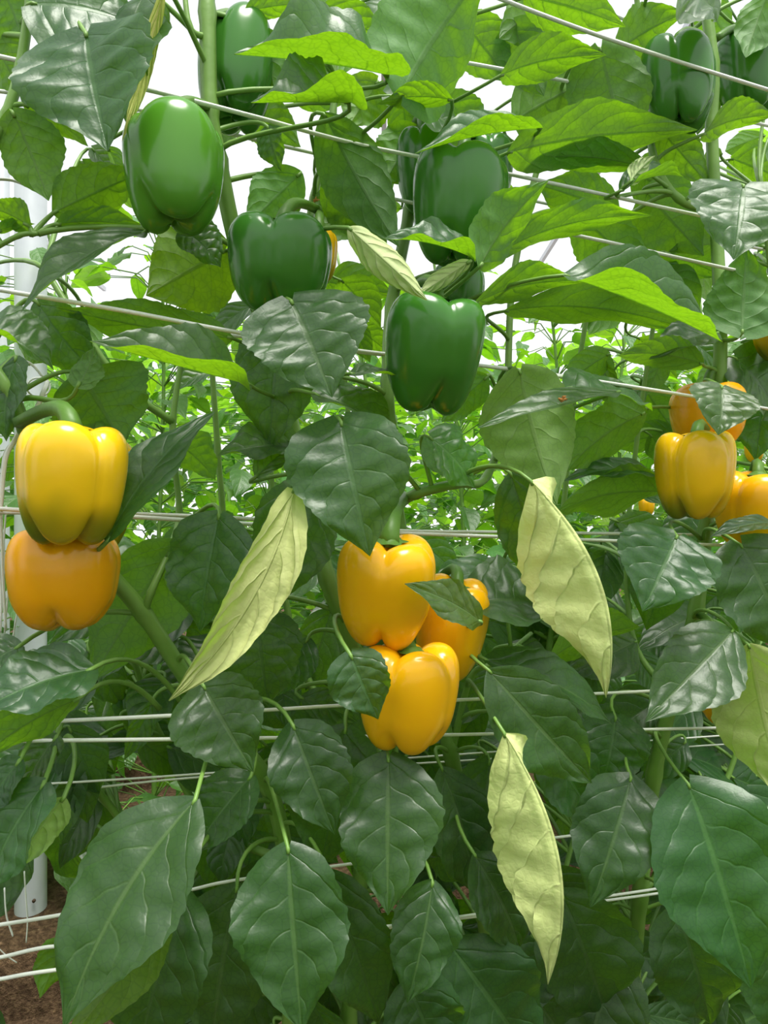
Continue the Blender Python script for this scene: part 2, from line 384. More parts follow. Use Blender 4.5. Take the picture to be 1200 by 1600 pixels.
def L(bx, by, tx, ty, w, n=(0, .4, 1), off=0., dt=0., rw=False, pa=None, **kw):
    """leaf seen from pixel (bx,by) to (tx,ty); n = upper-side direction (right, up, towards viewer); w = width in pixels"""
    B = P(bx, by, off); T = P(tx, ty, off + dt)
    nw = Vector((n[0], -n[2], n[1])); mid = (B + T) / 2; a = (T - B).normalized()
    nn = (nw - a * nw.dot(a)).normalized(); v = (C0 - mid).normalized(); v = (v - a * v.dot(a)).normalized()
    Wd = 1.09 * w * pxm(mid) / (1 if rw else max(.42, abs(nn.dot(v))))
    if pa is not None: pa = P(*pa)
    if 'heart' not in kw and 'blunt' not in kw: kw['heart'] = min(1.0, max(.15, (Wd / (T - B).length - .5) * 2.6))
    return add_leaf(B, T, Wd, nw, pa=pa, **kw)
U = lambda x=0, y=.5, z=-.85: (x, y, z)       # underside towards the viewer
Y_ = (1.2, 1.05, .6)                          # yellower young leaf
D_ = (.8, .85, .85)                           # mature dark leaf
P_ = (1.05, 1.05, .9)
#==HAND==
# top left
L(134, 52, 168, 236, 205, (-.15, .45, 1), -.06, -.03, fold=14, bow=.03, tint=D_, wave=.06, pa=(75, -30, .0))
L(50, 5, 235, 50, 120, (0, .35, 1), -.02, fold=6, tint=D_)
L(225, -10, 196, 190, 95, (-.3, .3, .9), -.03, fold=6, tint=D_)
L(256, -20, 190, 222, 24, U(-.5, .2, -.8), -.065, .0, pale=.65, tint=Y_, sb=-.03, wave=.15)
L(0, -25, 35, 62, 85, U(), .04)
L(-15, 62, 30, 152, 60, U(.3), .04)
L(38, 163, 138, 229, 42, U(.3, .8, -.5), .0)
L(20, 176, 76, 314, 92, U(-.2, .4, -.9), .0, wave=.04)
L(84, 332, 228, 268, 84, U(0, .6, -.8), .0, pa=(52, 366, .0))
L(88, 350, 238, 360, 34, U(0, .9, -.5), .0, fold=20, pa=(60, 366, .0))
L(44, 352, -22, 322, 44, U(0, .8, -.6), .0, pa=(50, 368, .0))
L(-5, 362, 55, 350, 18, U(0, 1, -.3), .01)
L(228, 362, 33, 487, 44, (-.2, .55, .85), -.03, -.02, fold=22, tint=D_)
L(288, 360, 345, 418, 58, (.2, .6, .9), -.01, tint=D_)
L(352, 392, 228, 462, 135, U(0, .5, -1), .06, tint=Y_, wave=.05)
L(362, 528, 86, 480, 74, U(0, .75, -.65), .0, sb=-.09, tint=D_)
L(58, 472, 165, 600, 80, (-.5, .3, .9), .03, tint=D_)
L(75, 500, 45, 572, 70, U(-.2, .4, -.9), .06)
L(388, 600, 140, 533, 140, (0, 1, .72), -.06, -.02, rw=True, fold=46, foldb=36, bow=.02, sb=.06)
L(122, 603, 148, 541, 44, U(.3, .5, -.8), -.02)
L(128, 590, 192, 700, 150, U(-.1, .3, -1), .02, tint=(.8, .8, .8))
L(-30, 512, 84, 578, 60, (0, .9, .5), -.03, fold=25)
L(168, 845, 337, 643, 66, (-.4, .5, .9), -.07, .04, fold=12, tint=D_, wave=.05)
L(275, 692, 337, 750, 58, U(.2, .6, -.8), .07)
L(470, 700, 340, 712, 58, (0, .75, .7), .03, fold=20)
L(400, 745, 474, 690, 40, (.2, .75, .6), .03, fold=20)
L(440, 510, 422, 705, 128, (-.1, .15, 1), .03, tint=D_)
L(455, 470, 519, 621, 182, (0, .5, 1), -.08, -.03, fold=8, bow=.05, wave=.04)
L(493, 616, 628, 707, 46, (.25, .85, .6), -.05, fold=20, bow=.1)
L(533, 660, 578, 869, 176, (-.1, .3, 1), -.09, -.03, fold=10, tint=D_, wave=.05)
L(548, 584, 652, 601, 28, (0, 1, .4), -.06, fold=10, tint=P_)
L(672, 684, 742, 762, 84, (.1, .6, .8), -.02, fold=18, tint=(1.3, 1.3, 1.1), curlb=-50)
L(738, 402, 600, 372, 96, (.1, 1, .8), -.08, rw=True, fold=30, bow=.05)
L(545, 356, 668, 470, 62, U(-.4, .5, -.8), -.10, -.03, pale=.55, fold=18, curl=50, bow=-.05)
L(735, 408, 652, 462, 36, U(.2, .4, -.8), -.10, pale=.5, fold=10, curl=70)
# top middle
L(606, 116, 366, 84, 200, (0, 1, 1), -.06, rw=True, fold=40, foldb=34, bow=.03, sb=.06, wave=.10)
L(545, 160, 392, 160, 150, (-.1, 1, 1), -.09, rw=True, fold=40, foldb=34, bow=.03, sb=.10)
L(628, 145, 765, -55, 178, U(-.15, .7, -.8), -.05, -.02, wave=.04, curl=30)
L(505, 8, 606, 72, 52, U(.2, .8, -.6), .02)
L(642, 52, 568, 40, 46, U(), .05)
L(590, 128, 545, 196, 80, U(0, .5, -.9), .08, tint=Y_)
L(706, 156, 588, 163, 36, U(0, 1, -.35), -.05, tint=P_)
L(845, 200, 648, 240, 84, (0, 1, .62), -.05, rw=True, fold=40, bow=.03, tint=P_)
L(506, 178, 624, 386, 100, U(-.2, .25, -.95), .01, tint=(.75, .78, .8), wave=.04)
L(515, 270, 605, 390, 90, U(0, .4, -.9), .05)
L(468, 272, 386, 352, 78, U(0, .5, -.9), .02)
L(418, 198, 440, 268, 42, (-.5, .3, .8), .02, tint=D_)
L(545, 300, 495, 384, 80, U(0, .4, -.9), .09)
L(650, 205, 600, 285, 90, U(0, .4, -.9), .09)
L(610, 150, 740, 232, 60, (0, .6, .7), .05)
L(470, 30, 560, -30, 60, U(0, .6, -.8), .05)
L(380, 20, 500, 5, 36, U(0, .8, -.6), .03)
L(690, 160, 760, 240, 80, U(0, .5, -.9), .10)
L(400, 40, 432, 160, 60, U(.3, .4, -.9), .04)
L(380, 160, 470, 230, 70, U(0, .5, -.9), .10)
# top right
L(820, -5, 978, 42, 76, U(0, .8, -.6), .02)
L(782, 118, 948, 86, 62, U(0, .85, -.55), .0)
L(800, 190, 950, 110, 90, U(0, .5, -.9), .09)
L(938, 76, 985, 240, 118, U(.1, .35, -.95), .02, tint=(.9, .92, .95))
L(795, 238, 1090, 203, 92, U(0, .8, -.62), -.03, sb=.02, tint=P_)
L(1010, 262, 795, 258, 46, U(0, .95, -.4), .0, tint=D_)
L(960, 85, 1075, 18, 70, U(0, .7, -.7), .05)
L(1062, -40, 1120, 34, 130, (.1, .5, .8), -.02)
L(1098, 210, 1212, 180, 46, U(0, .85, -.5), .01)
L(1162, 290, 1146, 406, 156, (-.15, .55, 1), -.05, -.03, fold=8, bow=.07, wave=.06, tint=(.9, .95, 1))
L(970, 298, 1068, 276, 62, (0, 1, .6), -.02, rw=True, fold=40)
L(985, 284, 1024, 243, 28, U(-.3, .4, -.8), -.03, pale=.6)
L(750, 416, 857, 282, 78, U(-.5, .5, -.75), -.09, -.02, tint=(1.15, 1.15, .9), fold=18)
L(778, 396, 1020, 337, 50, U(0, .9, -.5), -.04, fold=14, tint=P_)
L(965, 332, 838, 288, 78, U(0, .6, -.8), .05)
L(800, 40, 850, 150, 90, U(.2, .4, -.9), .08)
L(720, 30, 800, 130, 80, U(.2, .5, -.9), .10)
L(1010, 300, 1100, 400, 100, U(.1, .5, -.9), .07)
L(900, 330, 1020, 440, 90, U(0, .5, -.9), .08)
L(1200, -10, 1165, 90, 60, U(.2, .4, -.9), .03)
L(1030, 200, 1110, 290, 60, U(0, .6, -.8), .06)
L(860, 0, 780, 60, 70, U(0, .6, -.8), .07)
# middle right
L(884, 430, 1129, 534, 150, (.3, 1, .80), -.09, -.02, rw=True, fold=37, foldb=48, bow=.03, sb=-.04, tint=(1.1, 1.1, 1.1))
L(742, 474, 914, 440, 50, U(0, .9, -.5), -.04, fold=10, tint=P_)
L(790, 486, 1088, 520, 60, U(0, .9, -.5), .02)
L(1160, 520, 1166, 385, 104, U(.1, .2, -1), -.01, tint=D_, sb=.02)
L(1122, 520, 1014, 562, 46, (-.1, .75, .7), .0, tint=D_)
L(1098, 568, 964, 556, 48, U(0, .8, -.6), -.01)
L(968, 612, 743, 670, 62, (0, 1, .75), -.08, rw=True, fold=12, foldb=28, bow=.02, tint=P_)
L(893, 606, 1020, 642, 50, (.1, .9, .5), -.02, fold=10)
L(812, 580, 870, 790, 140, U(-.1, .15, -1), -.02, pale=.15, wave=.04)
L(1006, 645, 884, 738, 76, U(-.1, .6, -.8), .01)
L(1128, 604, 1122, 680, 92, (0, .5, 1), -.07, -.02, fold=8)
L(1035, 768, 868, 802, 64, U(0, .75, -.7), .03)
L(1022, 738, 880, 752, 34, (0, .8, .5), .03, tint=D_)
L(1212, 818, 1108, 840, 26, (0, .8, .6), -.06, tint=D_)
L(1150, 560, 1215, 660, 70, (.2, .5, .8), .03, tint=D_)
L(760, 590, 690, 660, 60, U(), .05)
L(1195, 600, 1180, 720, 90, (-.3, .3, .9), .06, tint=D_)
# centre and lower left
L(798, 740, 880, 935, 92, (-.6, .2, .8), -.04, tint=D_)
L(830, 752, 947, 1090, 226, U(.0, .25, -1), -.10, .0, rw=True, pale=.95, fold=125, foldb=8, curlb=22, sb=-.13, wave=.06, tint=P_, bow=-.05, heart=0.0)
L(460, 764, 264, 1095, 92, U(-.2, .3, -1), -.09, .02, pale=.75, fold=-18, curl=-30, sb=-.07, wave=.14, tint=P_, bow=-.05, blunt=.035)
L(492, 738, 415, 962, 120, (.2, .2, 1), -.02, tint=D_)
L(342, 806, 312, 988, 122, (0, .2, 1), -.02, tint=D_, wave=.1)
L(272, 848, 140, 1068, 138, U(-.1, .3, -1), .04)
L(752, 972, 632, 912, 58, (0, .55, .9), -.11, -.01, fold=12, wave=.12, pa=(700, 1010, .0))
L(548, 1024, 591, 1124, 92, (-.15, .4, 1), -.11, -.01, fold=8, tint=D_)
L(318, 1072, 396, 1206, 132, (0, .45, 1), -.05, -.03, fold=8)
L(458, 1134, 523, 1304, 118, (0, .4, 1), -.06, -.03, fold=10, tint=D_)
L(540, 1140, 500, 1360, 140, (.1, .25, 1), .0, tint=D_)
L(607, 1184, 606, 1430, 152, (-.1, .45, 1), -.07, -.04, fold=6, bow=.04)
L(450, 1326, 472, 1615, 166, (0, .4, 1), -.09, -.04, fold=10, bow=.04, wave=.07, tint=(.9, 1, .95))
L(512, 1360, 592, 1600, 112, (.2, .3, 1), -.04, tint=D_)
L(676, 1380, 636, 1568, 100, (.2, .4, 1), -.06, -.02, fold=10)
L(764, 1048, 925, 1224, 120, (-.1, .45, 1), -.07, -.02, fold=8, sb=-.02)
L(758, 1030, 958, 1134, 58, (.3, .8, .6), -.04, fold=12, tint=D_)
L(742, 940, 888, 962, 84, (0, .85, .5), -.03, fold=14)
L(742, 1336, 812, 1484, 92, (.3, .4, .9), -.04, tint=D_, bow=.1)
L(788, 1146, 856, 1538, 190, U(.0, .25, -1), -.10, .0, rw=True, pale=.9, fold=125, foldb=8, curlb=22, sb=-.12, wave=.06, tint=P_, bow=-.05, heart=0.0)
L(962, 1122, 940, 1234, 104, (0, .45, 1), -.01, fold=10, tint=D_)
L(1058, 838, 1004, 955, 148, (0, .55, 1), -.06, -.02, fold=8, bow=.05, tint=(.9, .95, .95))
L(1158, 852, 1225, 1020, 132, (.0, .45, 1), -.05, -.02, fold=10, tint=D_)
L(1146, 985, 1008, 1128, 118, (-.1, .5, 1), -.07, -.02, fold=6, bow=.05)
L(1170, 1008, 1232, 1262, 135, U(.2, .15, -1), -.07, pale=.45, tint=P_)
L(1076, 1226, 1174, 1545, 192, (-.1, .45, 1), -.09, -.05, fold=12, bow=.05, wave=.05, tint=(.9, 1, .95))
L(986, 1216, 922, 1418, 130, (-.1, .4, 1), -.05, -.02, fold=8, tint=D_)
L(838, 1150, 928, 1282, 96, (.2, .4, 1), -.02, tint=D_)
L(705, 1478, 836, 1660, 160, (.1, .4, 1), -.04, tint=D_)
L(640, 1540, 690, 1660, 120, (0, .4, 1), -.05, tint=D_)
L(305, 1250, 98, 1610, 165, (-.3, .5, .9), -.10, -.03, fold=4, wave=.07, sb=-.03)
L(262, 1420, 96, 1640, 90, U(.5, .4, -.7), -.11, tint=Y_)
L(285, 1390, 215, 1660, 150, (0, .3, 1), -.05, tint=D_)
L(392, 1214, 300, 1336, 88, (-.2, .5, .9), -.03, fold=16)
L(142, 1046, -45, 1118, 92, (-.1, .8, .8), -.06, -.02, fold=10, tint=D_, pa=(285, 1100, .05))
L(122, 1092, -45, 1196, 66, U(-.2, .6, -.8), -.04, pa=(250, 1108, .05))
L(100, 1246, 18, 1368, 62, U(-.3, .4, -.9), -.05, pale=.3)
L(68, 1226, -25, 1405, 92, (-.4, .4, .9), -.06, tint=D_)
L(88, 1152, 36, 1238, 54, (-.2, .5, .9), -.01)
L(30, 1190, -25, 1280, 50, (-.4, .5, .9), -.04, tint=D_)
L(238, 1096, 194, 1188, 36, (.5, .4, .7), .06, tint=P_)
L(110, 1468, 62, 1560, 60, U(-.3, .5, -.8), .0, tint=Y_)
L(370, 1388, 330, 1640, 150, (0, .3, 1), .0, tint=D_)
L(402, 962, 420, 1104, 118, (0, .3, 1), .02, tint=D_)
L(880, 1400, 950, 1600, 150, (0, .3, 1), .02, tint=D_)
L(1060, 1420, 1110, 1600, 130, (-.2, .3, 1), .03, tint=D_)
L(960, 1500, 900, 1680, 130, (-.2, .3, 1), .02, tint=D_)
L(690, 1200, 745, 1400, 100, (.3, .3, .9), .02, tint=D_)
L(765, 1190, 725, 1370, 110, (.3, .3, .9), .03, tint=D_)
L(1190, 1460, 1230, 1620, 100, (-.2, .4, .9), .0)
L(820, 860, 900, 960, 70, (.3, .5, .8), .03, tint=D_)
L(480, 1000, 430, 1090, 70, (0, .4, .9), .04, tint=D_)
L(470, 1090, 560, 1130, 50, (0, .6, .8), .05)
L(30, 1010, -40, 1060, 60, (0, .7, .7), .0, tint=D_)
L(25, 560, 10, 690, 60, (-.3, .2, .9), .03, tint=D_)
L(860, 1030, 1000, 980, 60, U(0, .7, -.7), .05)
L(640, 1260, 690, 1340, 80, (0, .3, 1), .04, tint=D_)
#==HANDEND==

# ------------------------------------------------------------------ near row: inner foliage deeper in the row
rg = random.Random(11)
def windows(x, y):   # gaps through which the far rows and the sky show
    for cx, cy, rx, ry in ((150, 420, 95, 60), (700, 690, 75, 80), (330, 720, 150, 75), (840, 545, 80, 45), (280, 90, 55, 95), (455, 40, 75, 45), (30, 300, 75, 140), (475, 225, 45, 55),
                           (850, 130, 55, 55), (980, 20, 50, 45), (800, 255, 40, 30), (940, 290, 50, 25), (60, 1500, 90, 140), (20, 800, 60, 300), (370, 290, 45, 90), (560, 250, 30, 40), (230, 1260, 70, 70), (900, 760, 70, 40), (750, 410, 40, 40), (450, 960, 40, 40)):
        if ((x - cx) / rx) ** 2 + ((y - cy) / ry) ** 2 < 1: return True
    return False
cnt = 0; tries = 0
while cnt < 560 and tries < 16000:
    tries += 1
    y = rg.uniform(-40, 1620); x = rg.uniform(-60, 1260)
    if windows(x, y): continue
    if y < 850 and rg.random() < (.5 if x < 900 else .2): continue
    if cnt > 430 and y < 880: continue
    off = rg.uniform(.10, .34) if cnt < 430 else rg.uniform(.25, .5); ln = rg.uniform(80, 165) * (.75 if y < 800 else 1)
    ang = rg.gauss(0, 1.0); dx = math.sin(ang); dy = abs(math.cos(ang)) * .8 + .1
    tx, ty = x + dx * ln, y + dy * ln
    if windows((x + tx) / 2, (y + ty) / 2) or windows(tx, ty): continue
    el = (800 - y) / 800
    n = (rg.gauss(0, .35), rg.uniform(.3, .9), (-.8 if el > .1 and rg.random() < .8 else .8) + rg.gauss(0, .2))
    t_ = rg.choice([(1, 1, 1), D_, P_, D_])
    L(x, y, tx, ty, ln * rg.uniform(.5, .68), n, off, rg.gauss(0, .02), rw=True, tint=t_, fold=rg.uniform(4, 22), bow=rg.uniform(.02, .1), nu=14, nv=4)
    cnt += 1

# ------------------------------------------------------------------ bell peppers
PP = [(0, .80), (.10, .805), (.22, .85), (.36, .925), (.52, .98), (.68, .985), (.82, .93), (.93, .80), (.985, .62), (1.0, .40), (.995, .15), (.975, -.10), (.94, -.35), (.88, -.57), (.79, -.76), (.67, -.90), (.52, -.975), (.38, -.98), (.22, -.91), (.10, -.86), (0, -.85)]
def pepper_mesh(w, h, lobes, ph, dep, seed, taper=1.0):
    rg = random.Random(seed); nth = 72; V = []; F = []
    pts = [Vector((p[0], p[1], 0)) for p in PP]; prof = catmull(pts, 2)
    lv = [rg.uniform(.93, 1.05) for _ in range(lobes)]; lz = [rg.uniform(-.05, .05) for _ in range(lobes)]
    n = len(prof)
    V.append(Vector((0, 0, prof[0].y * h / 2)))
    for i in range(1, n - 1):
        r, z = prof[i].x, prof[i].y
        top = sstep(.25, .95, z); bot = sstep(-.30, -.95, z)
        dd = dep * (.6 + .5 * top + 1.2 * bot)
        for k in range(nth):
            th = 2 * math.pi * k / nth; q = (th - ph) * lobes / (2 * math.pi); li = int(math.floor(q + .5)) % lobes
            cs = abs(math.cos(math.pi * q)); pb = cs ** .55
            sq = 1 - dd * (1 - pb)
            rr = r * sq * (1 + (lv[li] - 1) * pb * .9)
            tap = 1 - (1 - taper) * sstep(.6, -1, z)
            zz = z - (top * .20 * (1 - pb) if r > .2 else 0) + bot * .24 * (1 - pb) + lz[li] * pb * (top + bot)
            V.append(Vector((math.cos(th) * rr * tap * w / 2, math.sin(th) * rr * tap * w / 2, zz * h / 2)))
    V.append(Vector((0, 0, prof[-1].y * h / 2)))
    for k in range(nth): F.append((0, 1 + k, 1 + (k + 1) % nth))
    for i in range(n - 3):
        for k in range(nth):
            a = 1 + i * nth + k; b = 1 + i * nth + (k + 1) % nth; F.append((a, a + nth, b + nth, b))
    e = len(V) - 1; s = e - nth
    for k in range(nth): F.append((s + (k + 1) % nth, s + k, e))
    return mk('flesh', V, F)
def pepper(cx, cy, w, h, label, mat, off=-.03, lobes=4, ph=0., dep=.12, tilt=0., lean=0., att=None, seed=1, stem_r=.0062, taper=.94, group='bell peppers on the nearest row'):
    ctr = P(cx, cy, off); s = pxm(ctr)
    ax = Vector((math.sin(R(tilt)), -math.sin(R(lean)), 1)).normalized()
    rot = Vector((0, 0, 1)).rotation_difference(ax)
    w_, h_ = w * s, h * s
    root = empty('bell_pepper', ctr); tag(root, label, 'pepper', group)
    b = link('flesh', pepper_mesh(w_, h_, lobes, R(ph), dep, seed, taper), mat, root); b.rotation_euler = rot.to_euler()
    top = rot @ Vector((0, 0, .39 * h_))
    A = (P(*att) if att else nearest(ctr + top + ax * .02)[2]) - ctr
    d = (A - top).length
    c1 = top + ax * (.022 + .15 * h_); c2 = A + (c1 - A) * .35
    pts = []
    for i in range(11):
        t = i / 10; pts.append(top * (1 - t) ** 3 + c1 * 3 * t * (1 - t) ** 2 + c2 * 3 * t * t * (1 - t) + A * t ** 3)
    rads = [stem_r * (1.15 - .5 * math.sin(min(1, i / 10 * 1.3) * math.pi * .5) + .12 * (i / 10)) for i in range(11)]
    V, F = tube_geo(pts, rads, 10, ridge=.08); st = link('stem', mk('stem', V, F), M_CALYX, root)
    V = []; F = []; nn = 30; V.append(Vector((0, 0, .012)))
    for ring, (rr, zz) in enumerate(((.45, .008), (.8, .004), (1.0, .005))):
        for k in range(nn):
            a = 2 * math.pi * k / nn; q = rr * (.165 * w_) * (1 + (.16 * math.cos(6 * a) if ring else 0)); V.append(Vector((math.cos(a) * q, math.sin(a) * q, zz + .37 * h_ * 0)))
    for k in range(nn): F.append((0, 1 + k, 1 + (k + 1) % nn))
    for i in range(2):
        for k in range(nn): a = 1 + i * nn + k; b2 = 1 + i * nn + (k + 1) % nn; F.append((a, a + nn, b2 + nn, b2))
    ca = link('calyx', mk('calyx', V, F), M_CALYX, root, rot @ Vector((0, 0, .402 * h_))); ca.rotation_euler = rot.to_euler()
    return root
# phase 0 puts a lobe towards +X; the viewer looks along +Y (a lobe at -90 faces the viewer)
pepper(272, 270, 160, 184, 'green bell pepper hanging highest at left beside the thick stem', M_GREEN2, -.05, 3, -66, .12, -2, -7, (330, 170, .03), 3)
pepper(438, 418, 162, 146, 'squat green bell pepper behind the large pale leaf in the centre', M_GREEN, -.04, 4, -50, .10, 3, 6, (500, 330, .10), 5)
pepper(717, 325, 150, 182, 'green bell pepper with several highlights behind the bright folded leaf', M_GREEN, -.02, 4, -62, .10, 4, 4, (742, 215, .06), 8)
pepper(674, 552, 158, 182, 'glossy dark green bell pepper hanging in the middle of the picture', M_GREEN, -.07, 3, -131, .16, 6, 8, (640, 455, .03), 12)
pepper(1060, 135, 114, 142, 'dark green bell pepper crossed by white twine at upper right', M_GREEN, .02, 4, -70, .10, 0, -6, (1095, 55, .05), 14)
pepper(369, 118, 128, 178, 'dark green bell pepper behind the thick stem at the top', M_GREEN, .06, 4, -60, .12, 2, -12, (330, 30, .04), 15)
pepper(1168, 118, 100, 130, 'dark green bell pepper in shade at the upper right edge', M_GREEN, .08, 4, -80, .10, 0, -4, (1120, 60, .06), 16)
pepper(662, 268, 90, 130, 'green bell pepper half hidden left of another near the top centre', M_GREEN, .07, 4, -60, .10, 0, 0, (650, 190, .12), 17)
pepper(758, 272, 92, 110, 'green bell pepper peeking out behind the one with several highlights', M_GREEN, .06, 4, -40, .10, 0, 0, (780, 190, .12), 18)
pepper(716, 462, 84, 100, 'small dark green bell pepper hidden above the glossy central one', M_GREEN, .06, 4, -60, .10, 0, 0, (760, 400, .12), 19)
pepper(498, 400, 60, 80, 'ripening yellow pepper barely showing behind the squat green one', M_TURN2, .05, 4, -60, .10, 0, 0, (500, 340, .11), 20)
pepper(108, 756, 166, 190, 'yellow bell pepper flushed green below, upper of the two at left', M_TURN, -.07, 4, -80, .10, 4, 2, (30, 660, .02), 23, .0075)
pepper(152, 775, 112, 178, 'yellow bell pepper mostly hidden behind the greenish yellow one at left', M_TURN, .015, 4, -40, .11, 4, 2, (150, 690, .08), 24)
pepper(98, 908, 174, 156, 'deep golden bell pepper hanging below the greenish yellow one at left', M_ORA, -.02, 4, -33, .13, 0, -2, (150, 868, .03), 25)
pepper(604, 922, 162, 176, 'yellow bell pepper under the dark leaf tip, uppermost of the central cluster', M_YEL, -.06, 4, -52, .15, 3, 12, (632, 778, .03), 31, .0088)
pepper(704, 984, 118, 156, 'yellow bell pepper behind the small forked leaf in the central cluster', M_YEL, -.01, 4, -50, .12, 8, 10, (690, 900, .08), 33)
pepper(637, 1090, 154, 166, 'yellow bell pepper lowest of the central cluster beside a dark leaf', M_YEL, -.07, 4, -72, .13, 3, 4, (560, 1030, .03), 36)
pepper(1087, 743, 121, 138, 'greenish yellow bell pepper in front of two others at right', M_TURN2, -.04, 4, -100, .12, 0, 3, (1112, 690, .04), 41)
pepper(1106, 652, 122, 100, 'golden bell pepper partly covered by a small leaf at right', M_ORA, .03, 4, -55, .10, 0, 0, (1125, 580, .03), 43)
pepper(1182, 798, 124, 122, 'orange yellow bell pepper cut off by the right edge', M_YEL, -.01, 4, -100, .12, 0, 5, (1175, 740, .07), 46)
pepper(1128, 1066, 92, 130, 'deep orange bell pepper in shade behind leaves at lower right', M_ORA, -.01, 4, -60, .08, -6, 0, (1090, 960, .06), 49)
pepper(1222, 516, 90, 96, 'yellow bell pepper just entering at the right edge', M_TURN2, .0, 4, -60, .10, 0, 0, (1190, 620, .07), 52)

# ------------------------------------------------------------------ trellis twine
def twine(pts, r, label, group='white trellis twines along the rows', sag=.0):
    Q = [P(*q) for q in pts]; b = Q[0].copy(); Q = catmull([q - b for q in Q], 8)
    V, F = tube_geo(Q, r, 6, flat=.75)
    return tag(link('trellis_twine', mk('trellis_twine', V, F), M_TWINE, None, b), label, 'twine', group)
tw = .0023
twine([(560, -90, -.02), (920, 50, -.02), (1230, 150, -.02)], tw, 'thick white twine crossing in front of the upper right green pepper')
twine([(800, -50, .12), (940, 15, .12), (1230, 135, .12)], tw, 'white twine at top right seen against the bright sky')
twine([(-60, 75, .03), (238, 142, -.01), (400, 183, -.01), (570, 228, .02), (800, 273, .02), (1090, 336, .0), (1260, 372, .02)], tw, 'white twine passing just above the highest left green pepper')
twine([(-60, 135, .12), (220, 172, .12), (345, 206, .10), (700, 285, .12), (1240, 400, .12)], tw, 'thin white twine behind the highest left green pepper')
twine([(600, 75, .08), (860, 122, .05), (930, 138, .06), (1240, 205, .10)], tw, 'white twine between the backlit leaves at upper right')
twine([(560, 300, .06), (760, 340, .05), (930, 374, .0), (1120, 416, .0), (1260, 446, .02)], tw, 'white twine below the curled leaf at right')
twine([(-60, 442, -.03), (0, 453, -.03), (200, 487, -.03), (375, 520, -.02), (560, 548, .02), (750, 571, .0), (1165, 631, .02), (1260, 645, .03)], tw, 'white twine running over the dark leaves at mid left')
twine([(330, 520, .08), (560, 550, .07), (810, 578, .02), (1000, 606, -.01), (1195, 638, .0), (1260, 648, .02)], tw, 'white twine tied just below the other at mid right')
twine([(-60, 790, -.0), (0, 795, -.0), (280, 812, -.01), (410, 820, .0), (520, 829, .03), (985, 846, .02), (1260, 858, .04)], tw, 'white twine passing behind the stem of the central yellow pepper')
twine([(-60, 800, .06), (200, 803, .04), (410, 812, .05), (620, 829, .08), (830, 832, .06), (1260, 838, .08)], tw, 'white twine doubling the one above the central yellow pepper')
twine([(-60, 1135, -.0), (0, 1131, -.0), (270, 1118, .0), (440, 1108, .02), (560, 1101, .03), (950, 1083, .03), (1260, 1068, .04)], tw, 'white twine above the lower left pair, meeting the central pepper')
twine([(-60, 1159, -.01), (0, 1158, -.01), (280, 1155, .0), (550, 1151, .04), (755, 1147, .04), (1005, 1140, .03), (1100, 1138, .03), (1260, 1134, .04)], tw, 'white twine behind the lowest central yellow pepper')
twine([(-60, 1232, .10), (120, 1222, .10), (330, 1208, .10), (700, 1180, .12), (1260, 1140, .14)], .0015, 'thin white twine low behind the left leaves')
twine([(-60, 1254, .12), (120, 1234, .12), (330, 1213, .12), (700, 1190, .14), (1260, 1155, .14)], .0015, 'thin white twine converging with its neighbour low at left')
twine([(-60, 1454, .0), (0, 1445, .0), (115, 1426, .01), (290, 1392, .05), (390, 1372, .07), (700, 1330, .1), (1260, 1260, .14)], tw, 'white twine crossing the base of the round post')
twine([(-60, 1506, -.0), (0, 1496, -.0), (110, 1477, .0), (305, 1487, .03), (370, 1478, .03), (720, 1432, .06), (1005, 1392, .06), (1260, 1350, .08)], tw, 'second lowest white twine at the bottom left')
twine([(-60, 1540, -.02), (0, 1530, -.02), (100, 1514, -.02), (400, 1480, .04), (640, 1445, .06), (1000, 1400, .08), (1260, 1360, .1)], tw, 'lowest white twine at the bottom left')
# loose twine tails at the left edge
def tail(pts, r, label, flat=.35):
    Q = [P(*q) for q in pts]; b = Q[0].copy(); Q = catmull([q - b for q in Q], 9)
    V, F = tube_geo(Q, r, 6, flat=flat)
    return tag(link('loose_twine', mk('loose_twine', V, F), M_TWINE, None, b), label, 'twine', 'loose white twine tails at the left')
loop = [(28, 560, .06), (50, 570, .06), (66, 588, .06)] + [(60 + 18 * math.cos(a), 605 + 15 * math.sin(a), .06 - .002 * a) for a in [math.radians(q) for q in range(-40, 330, 40)]] + [(68, 612, .04), (56, 640, .04), (40, 660, .045), (22, 690, .05), (8, 720, .05), (0, 800, .05)]
tail(loop, .0022, 'white twine tail curled into a loop above the left yellow pepper')
tail([(20, 690, .06), (6, 715, .06), (2, 790, .06), (4, 880, .06), (9, 985, .06)], .0028, 'white twine tail hanging beside the upper left yellow pepper')
tail([(-2, 700, .08), (-3, 850, .08), (2, 930, .08), (0, 990, .08)], .0035, 'frayed white twine bundle at the left edge')
tail([(10, 790, .08), (6, 860, .08), (12, 920, .08), (7, 992, .08)], .0022, 'thin white twine strand beside the frayed bundle')
tail([(28, 950, .1), (20, 1000, .1), (14, 1060, .1)], .002, 'short white twine tail under the lower left golden pepper')
tail([(2, 1200, .02), (9, 1240, .02), (10, 1312, .02)], .0018, 'short white twine tail left of the dark hanging leaf')
tail([(7, 1388, .02), (10, 1430, .02), (20, 1462, .02)], .0020, 'frayed white twine tail beside the post foot')
tail([(38, 1362, .02), (41, 1410, .02), (43, 1440, .02), (41, 1472, .02)], .0018, 'white twine tail hanging in front of the post foot')
tail([(-6, 1478, .02), (10, 1493, .02), (26, 1504, .02)], .0016, 'short slanting white twine end between the lowest lines')
tail([(-30, 478, .09), (10, 492, .09), (45, 500, .09), (80, 494, .09)], .0022, 'white twine wrapped across the round post at upper left')
